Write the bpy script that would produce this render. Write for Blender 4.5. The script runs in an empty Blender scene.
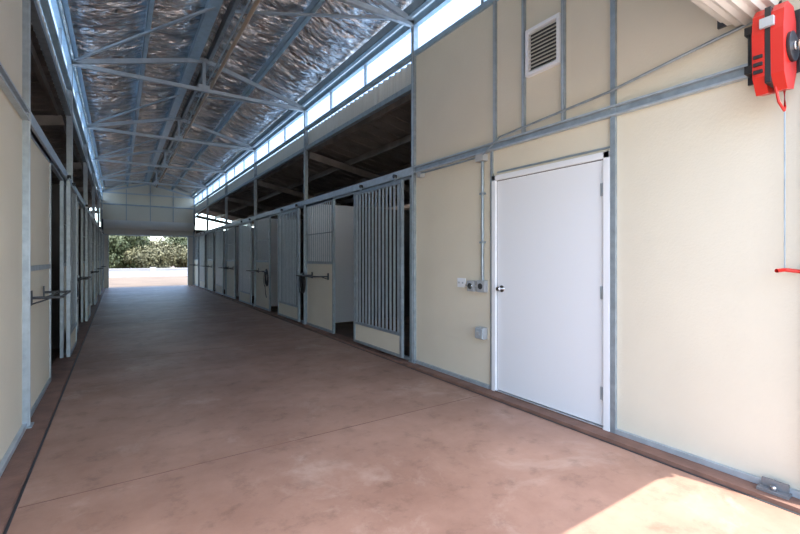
import bpy, bmesh, math, random
from mathutils import Vector, Matrix, noise
random.seed(4)
S=bpy.context.scene
try:
    S.view_settings.view_transform='Standard'; S.view_settings.look='None'
except Exception: pass
XR=3.14; XL=-0.62; XC=(XR+XL)/2; Y0=0.66; YE=23.14; BAY=3.75
POSTS=[4.39+BAY*i for i in range(6)]
EAVE=4.42; RIDGE=4.95

# ---------------- materials ----------------
def mat(name,col,rough=.5,metal=0.,bump=0.,bscale=40.,var=0.,vscale=3.,spec=None):
    m=bpy.data.materials.new(name); m.use_nodes=True
    nt=m.node_tree; b=nt.nodes['Principled BSDF']
    b.inputs['Base Color'].default_value=(*col,1); b.inputs['Roughness'].default_value=rough
    b.inputs['Metallic'].default_value=metal
    if spec is not None: b.inputs['Specular IOR Level'].default_value=spec
    tc=nt.nodes.new('ShaderNodeTexCoord')
    if var>0:
        n=nt.nodes.new('ShaderNodeTexNoise'); n.inputs['Scale'].default_value=vscale; n.inputs['Detail'].default_value=6
        nt.links.new(tc.outputs['Object'],n.inputs['Vector'])
        r=nt.nodes.new('ShaderNodeValToRGB')
        r.color_ramp.elements[0].position=.3; r.color_ramp.elements[1].position=.7
        r.color_ramp.elements[0].color=(*[c*(1-var) for c in col],1)
        r.color_ramp.elements[1].color=(*[min(1,c*(1+var)) for c in col],1)
        nt.links.new(n.outputs['Fac'],r.inputs['Fac']); nt.links.new(r.outputs['Color'],b.inputs['Base Color'])
    if bump>0:
        n2=nt.nodes.new('ShaderNodeTexNoise'); n2.inputs['Scale'].default_value=bscale; n2.inputs['Detail'].default_value=4
        nt.links.new(tc.outputs['Object'],n2.inputs['Vector'])
        bp=nt.nodes.new('ShaderNodeBump'); bp.inputs['Strength'].default_value=bump; bp.inputs['Distance'].default_value=.02
        nt.links.new(n2.outputs['Fac'],bp.inputs['Height']); nt.links.new(bp.outputs['Normal'],b.inputs['Normal'])
    return m
CREAM=mat('cream_panel',(.69,.635,.51),.65,bump=.12,bscale=60,var=.03,vscale=2,spec=.3)
CREAM2=mat('cream_metal',(.66,.64,.58),.45,var=.03)
GALV=mat('galvanised_steel',(.33,.39,.43),.42,.5,var=.15,vscale=14)
GALVL=mat('galvanised_light',(.45,.51,.55),.4,.4,var=.1,vscale=14)
GALVB=mat('galvanised_blue_purlin',(.34,.48,.58),.4,.3,var=.1,vscale=10)
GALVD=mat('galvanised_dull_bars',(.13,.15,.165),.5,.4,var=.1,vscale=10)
DARK=mat('dark_steel',(.06,.065,.07),.5,.4)
WHITE=mat('white_paint',(.79,.81,.83),.4,bump=.03,bscale=30)
BLACK=mat('black_plastic',(.015,.015,.017),.4)
RED=mat('red_plastic',(.50,.018,.010),.35)
BROWN=mat('curb_concrete',(.20,.11,.08),.7,var=.25,vscale=6,bump=.2)
SOFFIT=mat('shed_roof_deck',(.22,.19,.165),.5,.4,bump=.4,bscale=8,var=.3,vscale=3)
GREYP=mat('grey_plastic',(.38,.40,.41),.45)
GREYD=mat('grey_bracket',(.22,.23,.24),.5,.4)
DIRT=mat('stall_dirt',(.13,.085,.06),.9,bump=.6,bscale=20,var=.3)
COPPER=mat('tan_conduit',(.50,.34,.22),.4,.3,var=.1)
STEEL=mat('chrome',(.7,.7,.72),.2,1.)
BROWNST=mat('barn_back_wall',(.10,.09,.08),.7)  # outer wall colour darkened to carry the shade inside the stalls
STALLSHADE=mat('stall_shade_wall',(.07,.06,.055),.7,var=.2)  # stall shade painted into the partition colour

def floor_mat():
    m=bpy.data.materials.new('stained_concrete'); m.use_nodes=True; nt=m.node_tree; b=nt.nodes['Principled BSDF']
    L=nt.links.new; N=nt.nodes.new
    tc=N('ShaderNodeTexCoord')
    n1=N('ShaderNodeTexNoise'); n1.inputs['Scale'].default_value=.8; n1.inputs['Detail'].default_value=10; n1.inputs['Roughness'].default_value=.68
    L(tc.outputs['Object'],n1.inputs['Vector'])
    r=N('ShaderNodeValToRGB'); e=r.color_ramp.elements
    e[0].position=.34; e[0].color=(.265,.150,.106,1); e[1].position=.66; e[1].color=(.425,.262,.192,1)
    L(n1.outputs['Fac'],r.inputs['Fac'])
    n2=N('ShaderNodeTexNoise'); n2.inputs['Scale'].default_value=1.3; n2.inputs['Detail'].default_value=11; n2.inputs['Distortion'].default_value=.5; n2.inputs['Roughness'].default_value=.72
    L(tc.outputs['Object'],n2.inputs['Vector'])
    r2=N('ShaderNodeValToRGB'); e=r2.color_ramp.elements
    e[0].position=.55; e[0].color=(0,0,0,1); e[1].position=.68; e[1].color=(.6,.6,.6,1)
    L(n2.outputs['Fac'],r2.inputs['Fac'])
    mx=N('ShaderNodeMix'); mx.data_type='RGBA'
    L(r2.outputs['Color'],mx.inputs[0]); L(r.outputs['Color'],mx.inputs[6]); mx.inputs[7].default_value=(.50,.37,.295,1)
    n5=N('ShaderNodeTexNoise'); n5.inputs['Scale'].default_value=5.5; n5.inputs['Detail'].default_value=9; n5.inputs['Roughness'].default_value=.7
    L(tc.outputs['Object'],n5.inputs['Vector'])
    r5=N('ShaderNodeValToRGB'); e=r5.color_ramp.elements
    e[0].position=.30; e[0].color=(.68,.68,.68,1); e[1].position=.47; e[1].color=(1,1,1,1)
    L(n5.outputs['Fac'],r5.inputs['Fac'])
    ml=N('ShaderNodeMix'); ml.data_type='RGBA'; ml.blend_type='MULTIPLY'; ml.inputs[0].default_value=1
    L(mx.outputs[2],ml.inputs[6]); L(r5.outputs['Color'],ml.inputs[7])
    L(ml.outputs[2],b.inputs['Base Color'])
    n3=N('ShaderNodeTexNoise'); n3.inputs['Scale'].default_value=4; n3.inputs['Detail'].default_value=6
    L(tc.outputs['Object'],n3.inputs['Vector'])
    mr=N('ShaderNodeMapRange'); mr.inputs[3].default_value=.38; mr.inputs[4].default_value=.64
    L(n3.outputs['Fac'],mr.inputs[0]); L(mr.outputs[0],b.inputs['Roughness'])
    bp=N('ShaderNodeBump'); bp.inputs['Strength'].default_value=.12; bp.inputs['Distance'].default_value=.01
    n4=N('ShaderNodeTexNoise'); n4.inputs['Scale'].default_value=25; n4.inputs['Detail'].default_value=5
    L(tc.outputs['Object'],n4.inputs['Vector']); L(n4.outputs['Fac'],bp.inputs['Height']); L(bp.outputs['Normal'],b.inputs['Normal'])
    return m
FLOOR=floor_mat()
def foil_mat():
    m=bpy.data.materials.new('foil_insulation'); m.use_nodes=True; nt=m.node_tree; b=nt.nodes['Principled BSDF']
    L=nt.links.new; N=nt.nodes.new
    b.inputs['Metallic'].default_value=1; b.inputs['Roughness'].default_value=.15
    tc=N('ShaderNodeTexCoord')
    mp=N('ShaderNodeMapping'); mp.inputs['Scale'].default_value=(1,2.8,1); L(tc.outputs['Object'],mp.inputs['Vector'])
    v=N('ShaderNodeTexVoronoi'); v.inputs['Scale'].default_value=7; v.feature='F1'
    n=N('ShaderNodeTexNoise'); n.inputs['Scale'].default_value=5; n.inputs['Detail'].default_value=5; n.inputs['Roughness'].default_value=.58; n.inputs['Distortion'].default_value=.9
    L(mp.outputs[0],n.inputs['Vector'])
    L(mp.outputs[0],v.inputs['Vector'])
    ad=N('ShaderNodeMath'); ad.operation='MULTIPLY_ADD'; ad.inputs[1].default_value=.35
    L(v.outputs['Distance'],ad.inputs[0]); L(n.outputs['Fac'],ad.inputs[2])
    bp=N('ShaderNodeBump'); bp.inputs['Strength'].default_value=.85; bp.inputs['Distance'].default_value=.085
    L(ad.outputs[0],bp.inputs['Height']); L(bp.outputs['Normal'],b.inputs['Normal'])
    # foil dulled in patches
    n2=N('ShaderNodeTexNoise'); n2.inputs['Scale'].default_value=2.2; n2.inputs['Detail'].default_value=6
    L(mp.outputs[0],n2.inputs['Vector'])
    r=N('ShaderNodeValToRGB'); e=r.color_ramp.elements
    e[0].position=.38; e[0].color=(.52,.53,.55,1); e[1].position=.58; e[1].color=(.92,.93,.94,1)
    L(n2.outputs['Fac'],r.inputs['Fac']); L(r.outputs['Color'],b.inputs['Base Color'])
    return m
FOIL=foil_mat()
def trans_mat():
    m=bpy.data.materials.new('translucent_fibreglass'); m.use_nodes=True; nt=m.node_tree
    for n in list(nt.nodes): nt.nodes.remove(n)
    o=nt.nodes.new('ShaderNodeOutputMaterial'); t=nt.nodes.new('ShaderNodeBsdfTranslucent'); t.inputs[0].default_value=(.85,.93,1,1)
    p=nt.nodes.new('ShaderNodeBsdfTransparent'); p.inputs[0].default_value=(.68,.79,.90,1)
    mx=nt.nodes.new('ShaderNodeMixShader'); mx.inputs[0].default_value=.4
    nt.links.new(t.outputs[0],mx.inputs[1]); nt.links.new(p.outputs[0],mx.inputs[2]); nt.links.new(mx.outputs[0],o.inputs[0])
    return m
TRANS=trans_mat()
GRAVEL=mat('desert_gravel',(.155,.115,.082),.95,bump=.5,bscale=30,var=.2,vscale=.6)
LIGHTGRAVEL=mat('bounce_gravel',(.46,.41,.35),.95,bump=.5,bscale=30,var=.1,vscale=.6)  # near ground made paler than far gravel to bounce sunlight into the barn
APRON=mat('apron_concrete',(.46,.39,.34),.8,var=.1)  # unseen apron, colour kept bright for bounce light
BLOCK=mat('white_block_wall',(.34,.34,.34),.8,var=.05)
LEAF1=mat('leaf_green',(.055,.07,.026),.7,var=.35,vscale=1.5)
LEAF2=mat('leaf_olive',(.10,.095,.045),.7,var=.35,vscale=1.5)
TWIG=mat('twig_brown',(.10,.07,.045),.9)

# ---------------- mesh builder ----------------
class MB:
    def __init__(s): s.bm=bmesh.new(); s.mats=[]
    def mi(s,m):
        if m not in s.mats: s.mats.append(m)
        return s.mats.index(m)
    def box(s,x0,x1,y0,y1,z0,z1,m):
        x0,x1=sorted((x0,x1)); y0,y1=sorted((y0,y1)); z0,z1=sorted((z0,z1))
        v=[s.bm.verts.new(c) for c in [(x0,y0,z0),(x1,y0,z0),(x1,y1,z0),(x0,y1,z0),(x0,y0,z1),(x1,y0,z1),(x1,y1,z1),(x0,y1,z1)]]
        k=s.mi(m)
        for f in [(3,2,1,0),(4,5,6,7),(0,1,5,4),(1,2,6,5),(2,3,7,6),(3,0,4,7)]:
            fc=s.bm.faces.new([v[i] for i in f]); fc.material_index=k
    def beam(s,p0,p1,w,h,m,up=(0,0,1)):
        p0=Vector(p0);p1=Vector(p1);d=(p1-p0).normalized();u=Vector(up)
        sd=d.cross(u).normalized(); u=sd.cross(d).normalized(); k=s.mi(m); v=[]
        for p in (p0,p1):
            for a,b in ((-1,-1),(1,-1),(1,1),(-1,1)): v.append(s.bm.verts.new(p+sd*a*w/2+u*b*h/2))
        for f in [(3,2,1,0),(4,5,6,7),(0,1,5,4),(1,2,6,5),(2,3,7,6),(3,0,4,7)]:
            fc=s.bm.faces.new([v[i] for i in f]); fc.material_index=k
    def cyl(s,p0,p1,r,m,n=12,r2=None,smooth=True):
        p0=Vector(p0);p1=Vector(p1);d=(p1-p0).normalized()
        a=Vector((0,0,1)) if abs(d.z)<.9 else Vector((1,0,0))
        u=d.cross(a).normalized(); w=d.cross(u); k=s.mi(m); r2=r if r2 is None else r2
        A=[s.bm.verts.new(p0+(u*math.cos(t)+w*math.sin(t))*r) for t in [2*math.pi*i/n for i in range(n)]]
        B=[s.bm.verts.new(p1+(u*math.cos(t)+w*math.sin(t))*r2) for t in [2*math.pi*i/n for i in range(n)]]
        for i in range(n):
            f=s.bm.faces.new((A[i],A[(i+1)%n],B[(i+1)%n],B[i])); f.material_index=k; f.smooth=smooth
        s.bm.faces.new(A[::-1]).material_index=k; s.bm.faces.new(B).material_index=k
    def tube(s,pts,r,m,n=8):
        pts=[Vector(p) for p in pts]; k=s.mi(m); rings=[]
        for i,p in enumerate(pts):
            d=(pts[min(i+1,len(pts)-1)]-pts[max(i-1,0)]).normalized()
            a=Vector((.13,.27,.95)).normalized()
            if abs(d.dot(a))>.95: a=Vector((1,0,0))
            u=d.cross(a).normalized(); w=d.cross(u)
            rings.append([s.bm.verts.new(p+(u*math.cos(2*math.pi*j/n)+w*math.sin(2*math.pi*j/n))*r) for j in range(n)])
        for A,B in zip(rings,rings[1:]):
            for j in range(n):
                f=s.bm.faces.new((A[j],A[(j+1)%n],B[(j+1)%n],B[j])); f.material_index=k; f.smooth=True
    def face(s,pts,m):
        f=s.bm.faces.new([s.bm.verts.new(p) for p in pts]); f.material_index=s.mi(m); return f
    def done(s,name,bevel=0,recalc=True):
        if recalc: bmesh.ops.recalc_face_normals(s.bm,faces=s.bm.faces)
        me=bpy.data.meshes.new(name); s.bm.to_mesh(me); s.bm.free()
        for m in s.mats: me.materials.append(m)
        o=bpy.data.objects.new(name,me); S.collection.objects.link(o)
        if bevel:
            b=o.modifiers.new('bevel','BEVEL'); b.width=bevel; b.segments=2; b.limit_method='ANGLE'
        return o

def SX(side,d): return XR+d if side=='R' else XL-d   # d>0 = away from the aisle

# ---------------- ground / floor ----------------
m=MB(); m.box(-80,80,12,160,-.3,-.06,GRAVEL); m.box(-80,80,-40,12,-.3,-.06,LIGHTGRAVEL); m.done('ground')
m=MB(); 
m.box(XL-.05,XR+.05,Y0-.4,YE+.3,-.06,0,FLOOR); m.done('floor')
m=MB(); m.box(-5,9,-7,Y0-.4,-.06,-.01,APRON); m.done('concrete_apron')
m=MB()
for yj in [3.05,6.8,10.55,14.3,18.05,21.8]:
    m.box(XL+.17,XR-.17,yj-.004,yj+.004,0,.0012,BROWN)
m.done('trim_floor_joints')
for sd in 'RL':
    m=MB(); m.box(SX(sd,.06),SX(sd,-.15),Y0-.05,YE,0,.03,BROWN)
    m.box(SX(sd,-.15),SX(sd,-.165),Y0-.05,YE,0,.004,DARK)
    m.done('trim_curb_'+('right' if sd=='R' else 'left'),.006)
    m=MB(); m.box(SX(sd,.06),SX(sd,3.7),Y0,YE,-.05,.0,DIRT); m.done('floor_stalls_'+('right' if sd=='R' else 'left'))

# ---------------- near solid side walls ----------------
YN=POSTS[0]
D0,D1,DT=1.81,3.03,2.165
m=MB()
T=.06
m.box(XR,XR+T,Y0,D0,.03,3.9,CREAM); m.box(XR,XR+T,D1,YN,.03,3.9,CREAM); m.box(XR,XR+T,D0,D1,DT,3.9,CREAM)
m.done('wall_right')
m=MB(); m.box(XL-T,XL,Y0,YN,.03,3.9,CREAM); m.done('wall_left')
def steel(sd):
    m=MB(); a=SX(sd,-.002); b=SX(sd,-.03)
    m.box(a,SX(sd,-.045),Y0,YN,2.42,2.435,GALVL); m.box(a,SX(sd,-.045),Y0,YN,2.485,2.5,GALVL); m.box(a,SX(sd,-.02),Y0,YN,2.435,2.485,GALV)
    m.box(a,b,Y0,(D0-.04 if sd=='R' else YN),.03,.065,GALVL)
    if sd=='R': m.box(a,b,D1+.04,YN,.03,.065,GALVL)
    return m
m=steel('R')
a=XR-.002
for y in (D0-.022,): m.box(a,XR-.03,y-.02,y+.018,.03,3.9,GALV)
m.box(a,XR-.022,D1+.005,D1+.03,.03,2.42,GALV)
for y in (2.22,2.64,3.0): m.box(a,XR-.03,y-.016,y+.016,2.5,3.9,GALV); m.box(XR-.03,XR-.036,y-.006,y+.006,2.5,3.9,GALVL)
m.box(a,XR-.01,D0,2.98,2.19,2.205,GALV)
m.box(XR-.002,XR-.03,Y0,Y0+.05,.03,3.9,GALV)
m.done('trim_wall_frame_right')
m=steel('L')
for y in (1.4,2.9): m.box(XL,XL+.03,y-.02,y+.02,.03,3.9,GALV)
m.done('trim_wall_frame_left')

# ---------------- white door ----------------
m=MB()
x=XR
m.box(x-.035,x+.06,D0,D0+.05,.03,DT,WHITE); m.box(x-.035,x+.06,D1-.05,D1,.03,DT,WHITE); m.box(x-.035,x+.06,D0,D1,DT-.05,DT,WHITE)
m.box(x-.012,x+.035,D0+.056,D1-.056,.05,DT-.056,WHITE)
m.box(x-.04,x+.05,D0+.05,D1-.05,.03,.045,STEEL)
m.box(x-.01,x+.0,D0+.05,D0+.056,.05,DT-.05,DARK); m.box(x-.01,x+.0,D1-.056,D1-.05,.05,DT-.05,DARK); m.box(x-.01,x,D0+.05,D1-.05,DT-.056,DT-.05,DARK)
for z in (.3,1.08,1.88):
    m.cyl((x-.022,D0+.053,z-.05),(x-.022,D0+.053,z+.05),.010,GALVL); m.box(x-.018,x-.01,D0+.053,D0+.085,z-.05,z+.05,GALVL)
ky=D1-.12
m.cyl((x-.012,ky,1.05),(x-.02,ky,1.05),.034,STEEL,20); m.cyl((x-.02,ky,1.05),(x-.05,ky,1.05),.012,STEEL)
m.cyl((x-.05,ky,1.05),(x-.062,ky,1.05),.018,STEEL,20,.028); m.cyl((x-.062,ky,1.05),(x-.08,ky,1.05),.028,STEEL,20,.02)
m.done('door_1',.003)

# ---------------- louvre vent ----------------
m=MB(); y0,y1,z0,z1=2.24,2.60,3.0,3.42; x=XR-.001
m.box(x-.045,x,y0,y0+.03,z0,z1,WHITE); m.box(x-.045,x,y1-.03,y1,z0,z1,WHITE); m.box(x-.045,x,y0+.03,y1-.03,z0,z0+.03,WHITE); m.box(x-.045,x,y0+.03,y1-.03,z1-.03,z1,WHITE)
m.box(x-.004,x,y0+.03,y1-.03,z0+.03,z1-.03,DARK)
n=11
for i in range(n):
    z=z0+.045+(z1-z0-.09)*i/(n-1)
    m.beam((x-.022,y0+.03,z),(x-.022,y1-.03,z),.004,.034,CREAM2,up=(.7,0,.7))
m.done('louver_vent')

# ---------------- conduits and boxes ----------------
m=MB(); x=XR-.02
cy=3.17; XS=XR-.001
m.tube([(x,cy,1.12),(x,cy,2.36)],.0155,GALV); m.box(XR-.07,XS,cy-.055,cy+.055,2.34,2.41,GREYP)
for z in (1.5,2.0): m.box(XR-.038,XS,cy-.03,cy+.03,z,z+.02,GALV)
m.tube([(x-.04,cy+.05,2.385),(x-.05,3.4,2.38),(x-.05,4.1,2.38),(x-.04,4.2,2.385)],.011,GALV)
m.box(XR-.07,XS,4.18,4.26,2.34,2.41,GREYP)
m.tube([(x-.045,cy-.05,2.395),(x-.045,2.9,2.52),(x-.04,1.8,2.60),(x-.03,1.3,2.68),(x-.0,1.12,2.72),(x-.0,.90,2.75)],.010,GALV)
m.box(XR-.05,XS,cy-.055,cy+.055,1.0,1.12,GREYP); m.cyl((XR-.06,cy,1.06),(XR-.05,cy,1.06),.03,DARK,16)
m.tube([(x,cy+.05,1.06),(x,cy+.10,1.06)],.012,GREYP)
m.box(XR-.05,XS,cy+.1,cy+.2,1.0,1.11,GREYP); m.cyl((XR-.062,cy+.15,1.055),(XR-.05,cy+.15,1.055),.032,STEEL,16)
m.tube([(x,cy+.2,1.06),(x,cy+.25,1.06)],.012,GREYP)
m.done('electrical_conduit')
m=MB(); m.box(XR-.012,XS,cy+.27,cy+.40,1.03,1.13,WHITE); 
for k in (.305,.365): m.box(XR-.022,XR-.012,cy+k-.006,cy+k+.006,1.07,1.09,GREYP)
m.done('light_switch_plate',.002)
m=MB(); m.box(XR-.06,XS,cy-.05,cy+.06,.52,.64,GREYP); m.box(XR-.075,XR-.06,cy-.045,cy+.055,.53,.63,GALVL); m.box(XR-.08,XR-.075,cy-.02,cy+.03,.56,.60,GREYP)
m.done('outlet_box',.004)

# ---------------- post & clerestory & shed roofs ----------------
for sd in 'RL':
    nm='right' if sd=='R' else 'left'
    m=MB()
    for y in POSTS:
        m.box(SX(sd,-.04),SX(sd,.03),y-.028,y+.028,0.03,4.3,GALV)
        m.box(SX(sd,-.045),SX(sd,-.04),y-.01,y+.01,0.03,4.3,GALVL)
        m.box(SX(sd,-.06),SX(sd,.03),y-.06,y+.06,.03,.04,GALV)
    m.box(SX(sd,-.03),SX(sd,.03),Y0,YE,3.9,3.96,GALVB)
    m.box(SX(sd,-.035),SX(sd,.03),Y0,YE,4.28,4.38,GALVB)
    m.box(SX(sd,-.03),SX(sd,.04),YN,YE,3.5,3.57,GALV)
    m.box(SX(sd,-.05),SX(sd,-.03),YN,YE,2.40,2.5,GALVL)
    m.box(SX(sd,-.03),SX(sd,.03),YN,YE,2.44,2.5,GALV)
    y=Y0
    while y<YE:
        m.box(SX(sd,-.015),SX(sd,.015),y,y+.04,3.96,4.28,GALV); y+=BAY/3
    m.done('trim_side_frame_'+nm)
    def corr(name,z0,z1,mt,ya,yb,off,amp,pitch):
        bm=bmesh.new(); pr=None
        N=int((yb-ya)/(pitch/4.3))
        for i in range(N+1):
            y=ya+(yb-ya)*i/N
            xx=SX(sd,off+amp*math.sin(2*math.pi*y/pitch))
            c=(bm.verts.new((xx,y,z0)),bm.verts.new((xx,y,z1)))
            if pr:
                f=bm.faces.new((pr[0],c[0],c[1],pr[1])); f.smooth=True
            pr=c
        me=bpy.data.meshes.new(name); bm.to_mesh(me); bm.free(); me.materials.append(mt)
        o=bpy.data.objects.new(name,me); S.collection.objects.link(o)
    corr('window_'+('1' if sd=='R' else '2'),3.96,4.29,TRANS,Y0,YE,.03,.01,.076)
    corr('wall_upper_'+nm,3.57,3.9,CREAM2,YN,YE,.05,.02,.15)
    m=MB()
    xa,za=SX(sd,.07),3.62; xb,zb=SX(sd,4.1),2.78
    p=[(xa,Y0,za),(xb,Y0,zb),(xb,YE,zb),(xa,YE,za)]
    m.face(p,SOFFIT); m.face([(a_,b_,c_+.05) for a_,b_,c_ in p],GALVL)
    y=Y0+.1
    while y<YE:
        m.beam((xa,y,za-.006),(xb,y,zb-.006),.03,.012,SOFFIT); y+=.3
    for t in (.02,.22,.42,.62,.82,.97):
        px=xa+(xb-xa)*t; pz=za+(zb-za)*t-.07
        m.beam((px,Y0,pz),(px,YE,pz),.05,.12,SOFFIT)
    for y in POSTS: m.beam((xa,y,za-.2),(SX(sd,3.75),y,2.85-.14),.06,.14,SOFFIT)
    m.done('ceiling_shed_'+nm)
    m=MB()
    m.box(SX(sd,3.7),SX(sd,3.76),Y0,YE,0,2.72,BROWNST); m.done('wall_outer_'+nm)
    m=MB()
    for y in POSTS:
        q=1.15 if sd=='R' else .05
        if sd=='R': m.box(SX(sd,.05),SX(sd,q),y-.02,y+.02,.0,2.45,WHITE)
        m.box(SX(sd,q),SX(sd,3.7),y-.02,y+.02,.0,2.45,STALLSHADE)  # deeper partition coloured dark, standing in for the shade behind the grilles
    m.box(SX(sd,.07),SX(sd,3.7),Y0,Y0+.06,0,2.75,CREAM); m.box(SX(sd,.07),SX(sd,3.7),YE-.06,YE,0,2.75,STALLSHADE)
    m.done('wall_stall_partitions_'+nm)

# ---------------- stall fronts ----------------
def slats(m,sd,d0,d1,y0,y1,z0,z1,pitch,w,mt):
    n=max(2,int((y1-y0)/pitch))
    for i in range(n):
        y=y0+(y1-y0)*(i+.5)/n
        m.box(SX(sd,d0),SX(sd,d1),y-w/2,y+w/2,z0,z1,mt)
def fixed_panel(m,sd,y0,y1,upper='grille'):
    t=.04
    for y in (y0,y1-t): m.box(SX(sd,-.02),SX(sd,.02),y,y+t,.03,2.4,GALV)
    for z in (.03,1.24,2.36): m.box(SX(sd,-.02),SX(sd,.02),y0+t,y1-t,z,z+.045,GALV)
    m.box(SX(sd,-.008),SX(sd,.012),y0+t,y1-t,.07,1.24,CREAM)
    if upper=='grille':
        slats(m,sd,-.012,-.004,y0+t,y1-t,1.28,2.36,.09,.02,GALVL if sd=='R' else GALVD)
        m.box(SX(sd,-.014),SX(sd,-.002),y0+t,y1-t,1.80,1.815,GALV)
    else: m.box(SX(sd,-.008),SX(sd,.012),y0+t,y1-t,1.28,2.36,CREAM)
def slide_door(sd,y0,y1,solid=.34):
    m=MB(); t=.045; a,b=-.10,-.06
    z0,z1=.06,2.36
    for y in (y0,y1-t): m.box(SX(sd,a),SX(sd,b),y,y+t,z0,z1,GALV)
    for z in (z0,solid,z1-t): m.box(SX(sd,a),SX(sd,b),y0+t,y1-t,z,z+t*.8,GALV)
    m.box(SX(sd,a+.012),SX(sd,b-.008),y0+t,y1-t,z0+.035,solid,CREAM)
    if sd=='R': slats(m,sd,a+.008,a+.018,y0+t,y1-t,solid+.03,z1-t,.095,.042,GALVL)
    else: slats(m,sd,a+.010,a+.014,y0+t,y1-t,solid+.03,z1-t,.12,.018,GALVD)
    m.box(SX(sd,a-.006),SX(sd,a),y0+.005,y0+.035,1.05,1.25,GALV)
    for y in (y0+.2,y1-.2):
        m.box(SX(sd,-.085),SX(sd,-.075),y-.02,y+.02,z1,2.44,GALV)
        m.cyl((SX(sd,-.095),y,2.435),(SX(sd,-.055),y,2.435),.025,DARK,14)
    m.done('stall_sliding_door')
def rack(sd,y,z=1.02,w=.75,dep=.33):
    m=MB()
    a,b=-.03,-dep
    for yy in (y,y+w):
        m.tube([(SX(sd,a),yy,z),(SX(sd,b),yy,z)],.012,DARK); m.box(SX(sd,-.022),SX(sd,-.03),yy-.03,yy+.03,z-.06,z+.06,DARK)
        m.tube([(SX(sd,a),yy,z-.05),(SX(sd,-.14),yy,z-.01)],.007,DARK)
    m.tube([(SX(sd,b),y-.02,z),(SX(sd,b),y+w+.02,z)],.012,DARK)
    m.tube([(SX(sd,-dep*.6),y,z),(SX(sd,-dep*.6),y+w,z)],.010,DARK)
    m.done('blanket_rack')
def hose(sd,y,z,r=.17,mt=BLACK):
    m=MB(); pts=[]
    for i in range(150):
        t=i/149*2*math.pi*4.5
        rr=r*(1+.12*math.sin(t*.73))
        pts.append((SX(sd,-.06-.012*(i/150)*4-.012*math.sin(t*.5)),y+rr*.75*math.sin(t),z+rr*math.cos(t)*1.35))
    pts+= [(SX(sd,-.09),y+.1,z-.2),(SX(sd,-.07),y+.12,z-.4),(SX(sd,-.06),y+.08,z-.5)]
    m.tube(pts,.008,mt,6); m.box(SX(sd,-.045),SX(sd,-.12),y-.02,y+.02,z+.15,z+.18,GALV)
    m.done('coiled_hose')
for i,y in enumerate(POSTS[:-1]):
    L=min(BAY,YE-y)
    m=MB()
    m.box(SX('R',-.02),SX('R',.02),y+.05,y+.09,.03,2.44,GALV)
    m.box(SX('R',-.02),SX('R',.02),y+1.50,y+1.54,.03,2.44,GALV)
    m.box(SX('R',-.02),SX('R',.02),y+.09,y+1.50,.03,.07,GALV)
    fixed_panel(m,'R',y+2.42,y+L-.04,'grille')
    m.box(SX('R',-.02),SX('R',.02),y+.05,y+L-.04,2.37,2.44,GALV)
    m.done('stall_front')
    slide_door('R',y+.16,y+1.50)
    rack('R',y+2.62)
    if i in (0,1): hose('R',y+L-.02 if i==0 else y+2.45,.86,.14)
    m=MB()
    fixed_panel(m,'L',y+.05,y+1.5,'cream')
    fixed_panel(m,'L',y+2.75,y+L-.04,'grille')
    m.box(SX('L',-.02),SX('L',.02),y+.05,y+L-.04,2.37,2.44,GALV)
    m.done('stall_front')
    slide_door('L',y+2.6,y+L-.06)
    rack('L',y+.2,1.02,.7,.22)
hose('L',POSTS[1]+.06,.9,.12)

# ---------------- main roof ----------------
def roofz(x):
    t=1-abs(x-XC)/(XR-XC); return EAVE+(RIDGE-EAVE)*t
bm=bmesh.new(); NX=90; NY=700; grid=[]
PUR=[0,.48,.97]
for j in range(NY+1):
    y=Y0+(YE-Y0)*j/NY; row=[]
    for i in range(NX+1):
        x=XL+(XR-XL)*i/NX
        t=abs(x-XC)/(XR-XC)
        k=0 if t<PUR[1] else 1; u=(t-PUR[k])/(PUR[k+1]-PUR[k]); u=max(0,min(1,u))
        su=math.sin(math.pi*u)
        sag=.085*su
        ph=(y/1.22)%1; seam=math.exp(-((ph-.5)/.045)**2)
        nz=(noise.fractal(Vector((x*1.0,y*3.0,0)),1,2,3)*.03+abs(noise.noise(Vector((x*2.5+9,y*5.0,3))))*.035)*max(0,su)**.5
        row.append(bm.verts.new((x,y,roofz(x)+.075-sag*(1-.7*seam)+nz)))
    grid.append(row)
for j in range(NY):
    for i in range(NX):
        f=bm.faces.new((grid[j][i],grid[j+1][i],grid[j+1][i+1],grid[j][i+1])); f.smooth=True
me=bpy.data.meshes.new('ceiling'); bm.to_mesh(me); bm.free(); me.materials.append(FOIL)
o=bpy.data.objects.new('ceiling',me); S.collection.objects.link(o)
m=MB()
m.beam((XC,Y0-.05,RIDGE+.19),(XC,YE+.2,RIDGE+.19),.3,.03,GALVL)
for sgn in (1,-1):
    xe=XC+sgn*(XR-XC+.25); ze=EAVE-(RIDGE-EAVE)*.25/(XR-XC)+.17
    m.face([(XC,Y0-.05,RIDGE+.18),(xe,Y0-.05,ze),(xe,YE+.2,ze),(XC,YE+.2,RIDGE+.18)],GALVL)
m.done('roof_main')
m=MB()
for sgn in (1,-1):
    for t in (.48,.95):
        x=XC+sgn*t*(XR-XC); z=roofz(x)+.0
        m.box(x-.03,x+.03,Y0,YE,z-.07,z-.062,GALVB); m.box(x-.03,x-.022,Y0,YE,z-.07,z+.05,GALVB)
x=XC-.16
m.box(x-.075,x+.075,Y0,YE,RIDGE-.15,RIDGE-.14,GALVB); m.box(x-.075,x-.067,Y0,YE,RIDGE-.14,RIDGE+.03,GALVB); m.box(x+.067,x+.075,Y0,YE,RIDGE-.14,RIDGE-.1,GALVB)
x=XC+.09
m.box(x-.03,x+.03,Y0,YE,RIDGE-.12,RIDGE-.11,GALV); m.box(x-.03,x-.022,Y0,YE,RIDGE-.12,RIDGE+.03,GALV)
m.done('roof_purlins')
m=MB()
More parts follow.
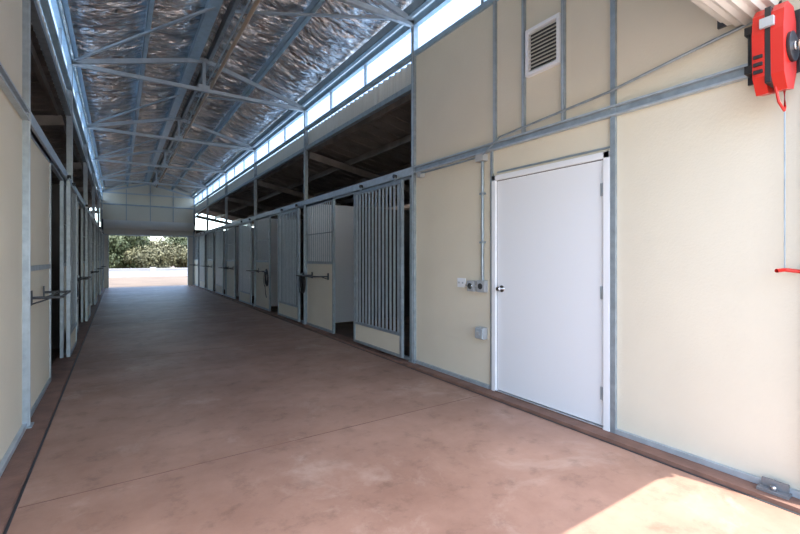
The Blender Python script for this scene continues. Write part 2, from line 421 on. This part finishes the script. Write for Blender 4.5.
m.tube([(XC+.26,Y0,RIDGE-.24),(XC+.26,YE,RIDGE-.24)],.03,COPPER); m.tube([(XC+.18,Y0,RIDGE-.22),(XC+.18,YE,RIDGE-.22)],.014,GALVL)
y=Y0+.4
while y<YE: m.box(XC+.15,XC+.30,y,y+.02,RIDGE-.21,RIDGE-.13,GALV); y+=1.25
m.done('ridge_conduit')
def truss(y):
    m=MB(); zt=4.30
    m.beam((XL+.03,y,zt),(XR-.03,y,zt),.05,.06,GALVL)
    for sgn in (1,-1):
        xe=XC+sgn*(XR-XC-.03)
        m.beam((xe,y,EAVE-.09),(XC,y,RIDGE-.12),.05,.07,GALVL)
    m.beam((XC,y,zt),(XC,y,RIDGE-.14),.05,.05,GALVL,up=(0,1,0))
    m.box(XC-.09,XC+.09,y-.03,y-.026,zt-.03,zt+.09,GALVL)
    m.done('roof_truss')
for y in POSTS: truss(y)
truss(Y0+.12)
m=MB()
for k,y in enumerate(POSTS[:-1]):
    m.beam((XR-.06,y,EAVE-.06),(XC+.12,y+BAY/2,RIDGE-.13),.03,.03,GALVL)
    m.beam((XL+.06,y+BAY,EAVE-.06),(XC-.12,y+BAY/2,RIDGE-.13),.03,.03,GALVL)
m.done('roof_sway_brace')

# ---------------- end walls + coil doors ----------------
def endwall(name,y,outer,zh,sgn_in):
    m=MB(); ya,yb=y,y+outer
    pts=[(XL-.06,zh),(XR+.06,zh),(XR+.06,EAVE+.05),(XC,RIDGE+.1),(XL-.06,EAVE+.05)]
    f1=m.face([(a,ya,b) for a,b in pts],CREAM); f2=m.face([(a,yb,b) for a,b in pts],CREAM)
    n=len(pts)
    for i in range(n):
        a=pts[i]; b=pts[(i+1)%n]
        m.face([(a[0],ya,a[1]),(b[0],ya,b[1]),(b[0],yb,b[1]),(a[0],yb,a[1])],CREAM)
    m.done(name)
    m=MB()
    for x in (XL,XR): 
        xi=x+ (.04 if x<0 else -.04)
        m.box(x,xi+(.04 if x<0 else -.04),y,y+sgn_in*.07,0,zh+.05,GALV)
    yy=y+sgn_in*.001
    for z in (zh+.02,3.75): m.box(XL,XR,yy,yy+sgn_in*.04,z,z+.06,GALV)
    for x in (XC-.95,XC,XC+.95): m.box(x-.015,x+.015,yy,yy+sgn_in*.03,zh,4.5,GALV)
    m.done(name.replace('wall','trim'))
def coil(y,zc,r,pad=.08):
    m=MB(); n=48; xa,xb=XL+pad,XR-pad
    k=m.mi(CREAM2); A=[];B=[]
    for i in range(n):
        t=2*math.pi*i/n; rr=r*(1 if i%2 else .94)
        A.append(m.bm.verts.new((xa,y+rr*math.cos(t),zc+rr*math.sin(t)))); B.append(m.bm.verts.new((xb,y+rr*math.cos(t),zc+rr*math.sin(t))))
    for i in range(n): m.bm.faces.new((A[i],A[(i+1)%n],B[(i+1)%n],B[i])).material_index=k
    m.bm.faces.new(A); m.bm.faces.new(B[::-1])
    return m
endwall('wall_front',Y0-.08,.06,2.95,1)
endwall('wall_far',YE,.08,2.95,-1)
m=coil(YE-.34,2.85,.2)
m.box(XL+.08,XR-.08,YE-.15,YE-.13,2.42,2.9,CREAM2)
for i in range(6): m.box(XL+.08,XR-.08,YE-.158,YE-.15,2.44+i*.07,2.48+i*.07,CREAM2)
m.box(XL+.08,XR-.08,YE-.17,YE-.12,2.36,2.43,GALVL)
for x in (XL+.04,XR-.07): m.box(x,x+.03,YE-.56,YE-.11,2.6,3.06,DARK)
m.done('coil_door')
m=MB()
m.box(XL,XL+.27,YE-.03,YE+.02,0,2.95,CREAM2); m.box(XR-.30,XR,YE-.03,YE+.02,0,2.95,CREAM2)
m.box(XL+.24,XL+.27,YE-.1,YE-.03,0,2.6,GALV); m.box(XR-.30,XR-.27,YE-.1,YE-.03,0,2.6,GALV)
m.done('wall_far_jambs')
m=coil(.93,2.90,.19)
for x in (XL+.04,XR-.07): m.box(x,x+.02,.80,1.10,2.76,3.06,DARK)
m.done('coil_door')
m=MB()
for x0,x1 in ((XL-3.8,XL-.0),(XR,XR+3.8)):
    m.box(x0,x1,YE+.0,YE+.06,0,2.75,CREAM); m.box(x0,x1,Y0-.08,Y0-.02,0,2.75,CREAM)
m.done('wall_shed_ends')

# ---------------- red chain hoist ----------------
m=MB()
hx,hy=XR-.165,.80
m.box(XR-.065,XR-.047,hy-.08,hy+.15,2.36,2.70,BLACK)
for z in (2.40,2.62): m.box(XR-.065,XR-.15,hy+.075,hy+.14,z,z+.045,BLACK)
m.cyl((XR-.13,hy+.11,2.42),(XR-.13,hy+.11,2.66),.016,BLACK)
for s0 in (-1,1):
    ya=hy+.013*s0; yb=hy+.066*s0
    prof=[(-.10,2.65),(-.05,2.70),(.05,2.70),(.09,2.63),(.098,2.36),(.05,2.26),(-.05,2.24),(-.105,2.32),(-.115,2.55)]
    A=[(hx+p,ya,z) for p,z in prof]; B=[(hx+p,yb,z) for p,z in prof]
    m.face(A,RED); m.face(B,RED)
    for i in range(len(prof)):
        j=(i+1)%len(prof); m.face([A[i],A[j],B[j],B[i]],RED)
m.box(hx-.108,hx+.09,hy-.013,hy+.013,2.28,2.68,BLACK)
for s0 in (-1,1):
    m.cyl((hx,hy+s0*.066,2.47),(hx,hy+s0*.082,2.47),.078,BLACK,28); m.cyl((hx,hy+s0*.082,2.47),(hx,hy+s0*.092,2.47),.025,STEEL,16)
m.box(hx-.13,hx-.105,hy-.03,hy+.03,2.57,2.62,GREYP)
for z in (2.34,2.38,2.42): m.box(hx-.118,hx-.105,hy+.02,hy+.06,z,z+.018,BLACK)
pts=[]
for i in range(120):
    t=i/119; a=t*2*math.pi*9
    pts.append((hx+.02+.022*math.cos(a),hy-.10-.02*t,2.48-.08*t+.022*math.sin(a)))
m.tube(pts,.005,COPPER,6)
pts=[(hx-.06,hy-.02,2.26),(hx-.05,hy-.03,2.18),(hx+.0,hy-.04,2.14),(hx+.05,hy-.03,2.17),(hx+.08,hy-.02,2.28)]
m.tube(pts,.007,RED,8)
m.tube([(hx+.085,hy-.02,2.30),(hx+.085,hy-.02,1.29)],.004,GALV,6)
m.tube([(hx+.03,hy+.0,1.28),(hx+.085,hy-.02,1.285),(hx+.135,hy-.08,1.275)],.011,RED,10)
m.done('door_chain_hoist',.008)
m=MB(); m.box(XR-.10,XR-.032,.76,.90,.031,.045,GREYD); m.box(XR-.05,XR-.035,.77,.89,.045,.09,GREYD); m.cyl((XR-.07,.83,.045),(XR-.07,.83,.07),.015,STEEL); m.done('door_floor_bracket')

# ---------------- outside far ----------------
m=MB(); m.box(-30,45,37,37.25,-.1,.5,BLOCK); m.box(-30,45,36.97,37.28,.5,.58,BLOCK)
for i in range(20): m.box(-30+i*4,-29.6+i*4,36.93,37.3,-.1,.66,BLOCK)
m.done('block_wall')
def bush(name,n,w,h,mt,seed):
    random.seed(seed); m=MB(); bs=[]
    for i in range(11):
        a=random.uniform(0,6.28); rr=random.uniform(0,.65)*w/2
        bs.append((Vector((math.cos(a)*rr,math.sin(a)*rr,h*random.uniform(.25,.8))),random.uniform(.25,.42)*w*.6))
    for c,r in bs:
        m.cyl((0,0,-.06),tuple(c),.05,TWIG,6,.02)
    for i in range(n):
        c,r=random.choice(bs); d=Vector([random.gauss(0,1) for _ in range(3)]).normalized()*r*random.uniform(.5,1.08); p=c+d
        if p.z<.05: continue
        u=Vector([random.gauss(0,1) for _ in range(3)]).normalized(); v=u.cross(d).normalized(); s=random.uniform(.06,.13)
        m.face([p-u*s,p+v*s*.6,p+u*s,p-v*s*.6],mt)
    return m.done(name,recalc=False)
b1=bush('desert_bush',6000,4,3.2,LEAF1,1); b2=bush('desert_bush',6000,3.5,2.4,LEAF2,2)
b1.location=(-2,41,0); b2.location=(2,40,0)
random.seed(9)
for i in range(34):
    src=random.choice((b1,b2)); o=bpy.data.objects.new('desert_bush',src.data); S.collection.objects.link(o)
    o.location=(-9+i*.75+random.uniform(-.5,.5),random.uniform(39.7,50),0); o.rotation_euler=(0,0,random.uniform(0,6)); k=random.uniform(.85,1.35); o.scale=(k,k,k*1.05)

# ---------------- light ----------------
w=bpy.data.worlds.new('World'); S.world=w; w.use_nodes=True; nt=w.node_tree; bg=nt.nodes['Background']
sky=nt.nodes.new('ShaderNodeTexSky'); sky.sky_type='NISHITA'; sky.sun_disc=False; sky.sun_elevation=math.radians(60); sky.sun_rotation=math.radians(170); sky.air_density=1; sky.dust_density=1.5
nt.links.new(sky.outputs[0],bg.inputs[0]); bg.inputs[1].default_value=.95
sl=bpy.data.lights.new('sun','SUN'); sl.energy=10; sl.angle=math.radians(.5); sl.color=(1,.96,.90)
so=bpy.data.objects.new('sun',sl); S.collection.objects.link(so)
so.rotation_euler=Vector((-.17,.70,-2.9)).to_track_quat('-Z','Y').to_euler()

# ---------------- camera ----------------
c=bpy.data.cameras.new('camera'); co=bpy.data.objects.new('camera',c); S.collection.objects.link(co)
c.sensor_width=36; c.lens=425*36/800; c.shift_y=-9/800; c.clip_start=.05; c.clip_end=500
co.location=(0,0,1.35); co.rotation_euler=(math.radians(90),0,-math.radians(33.55))
S.camera=co
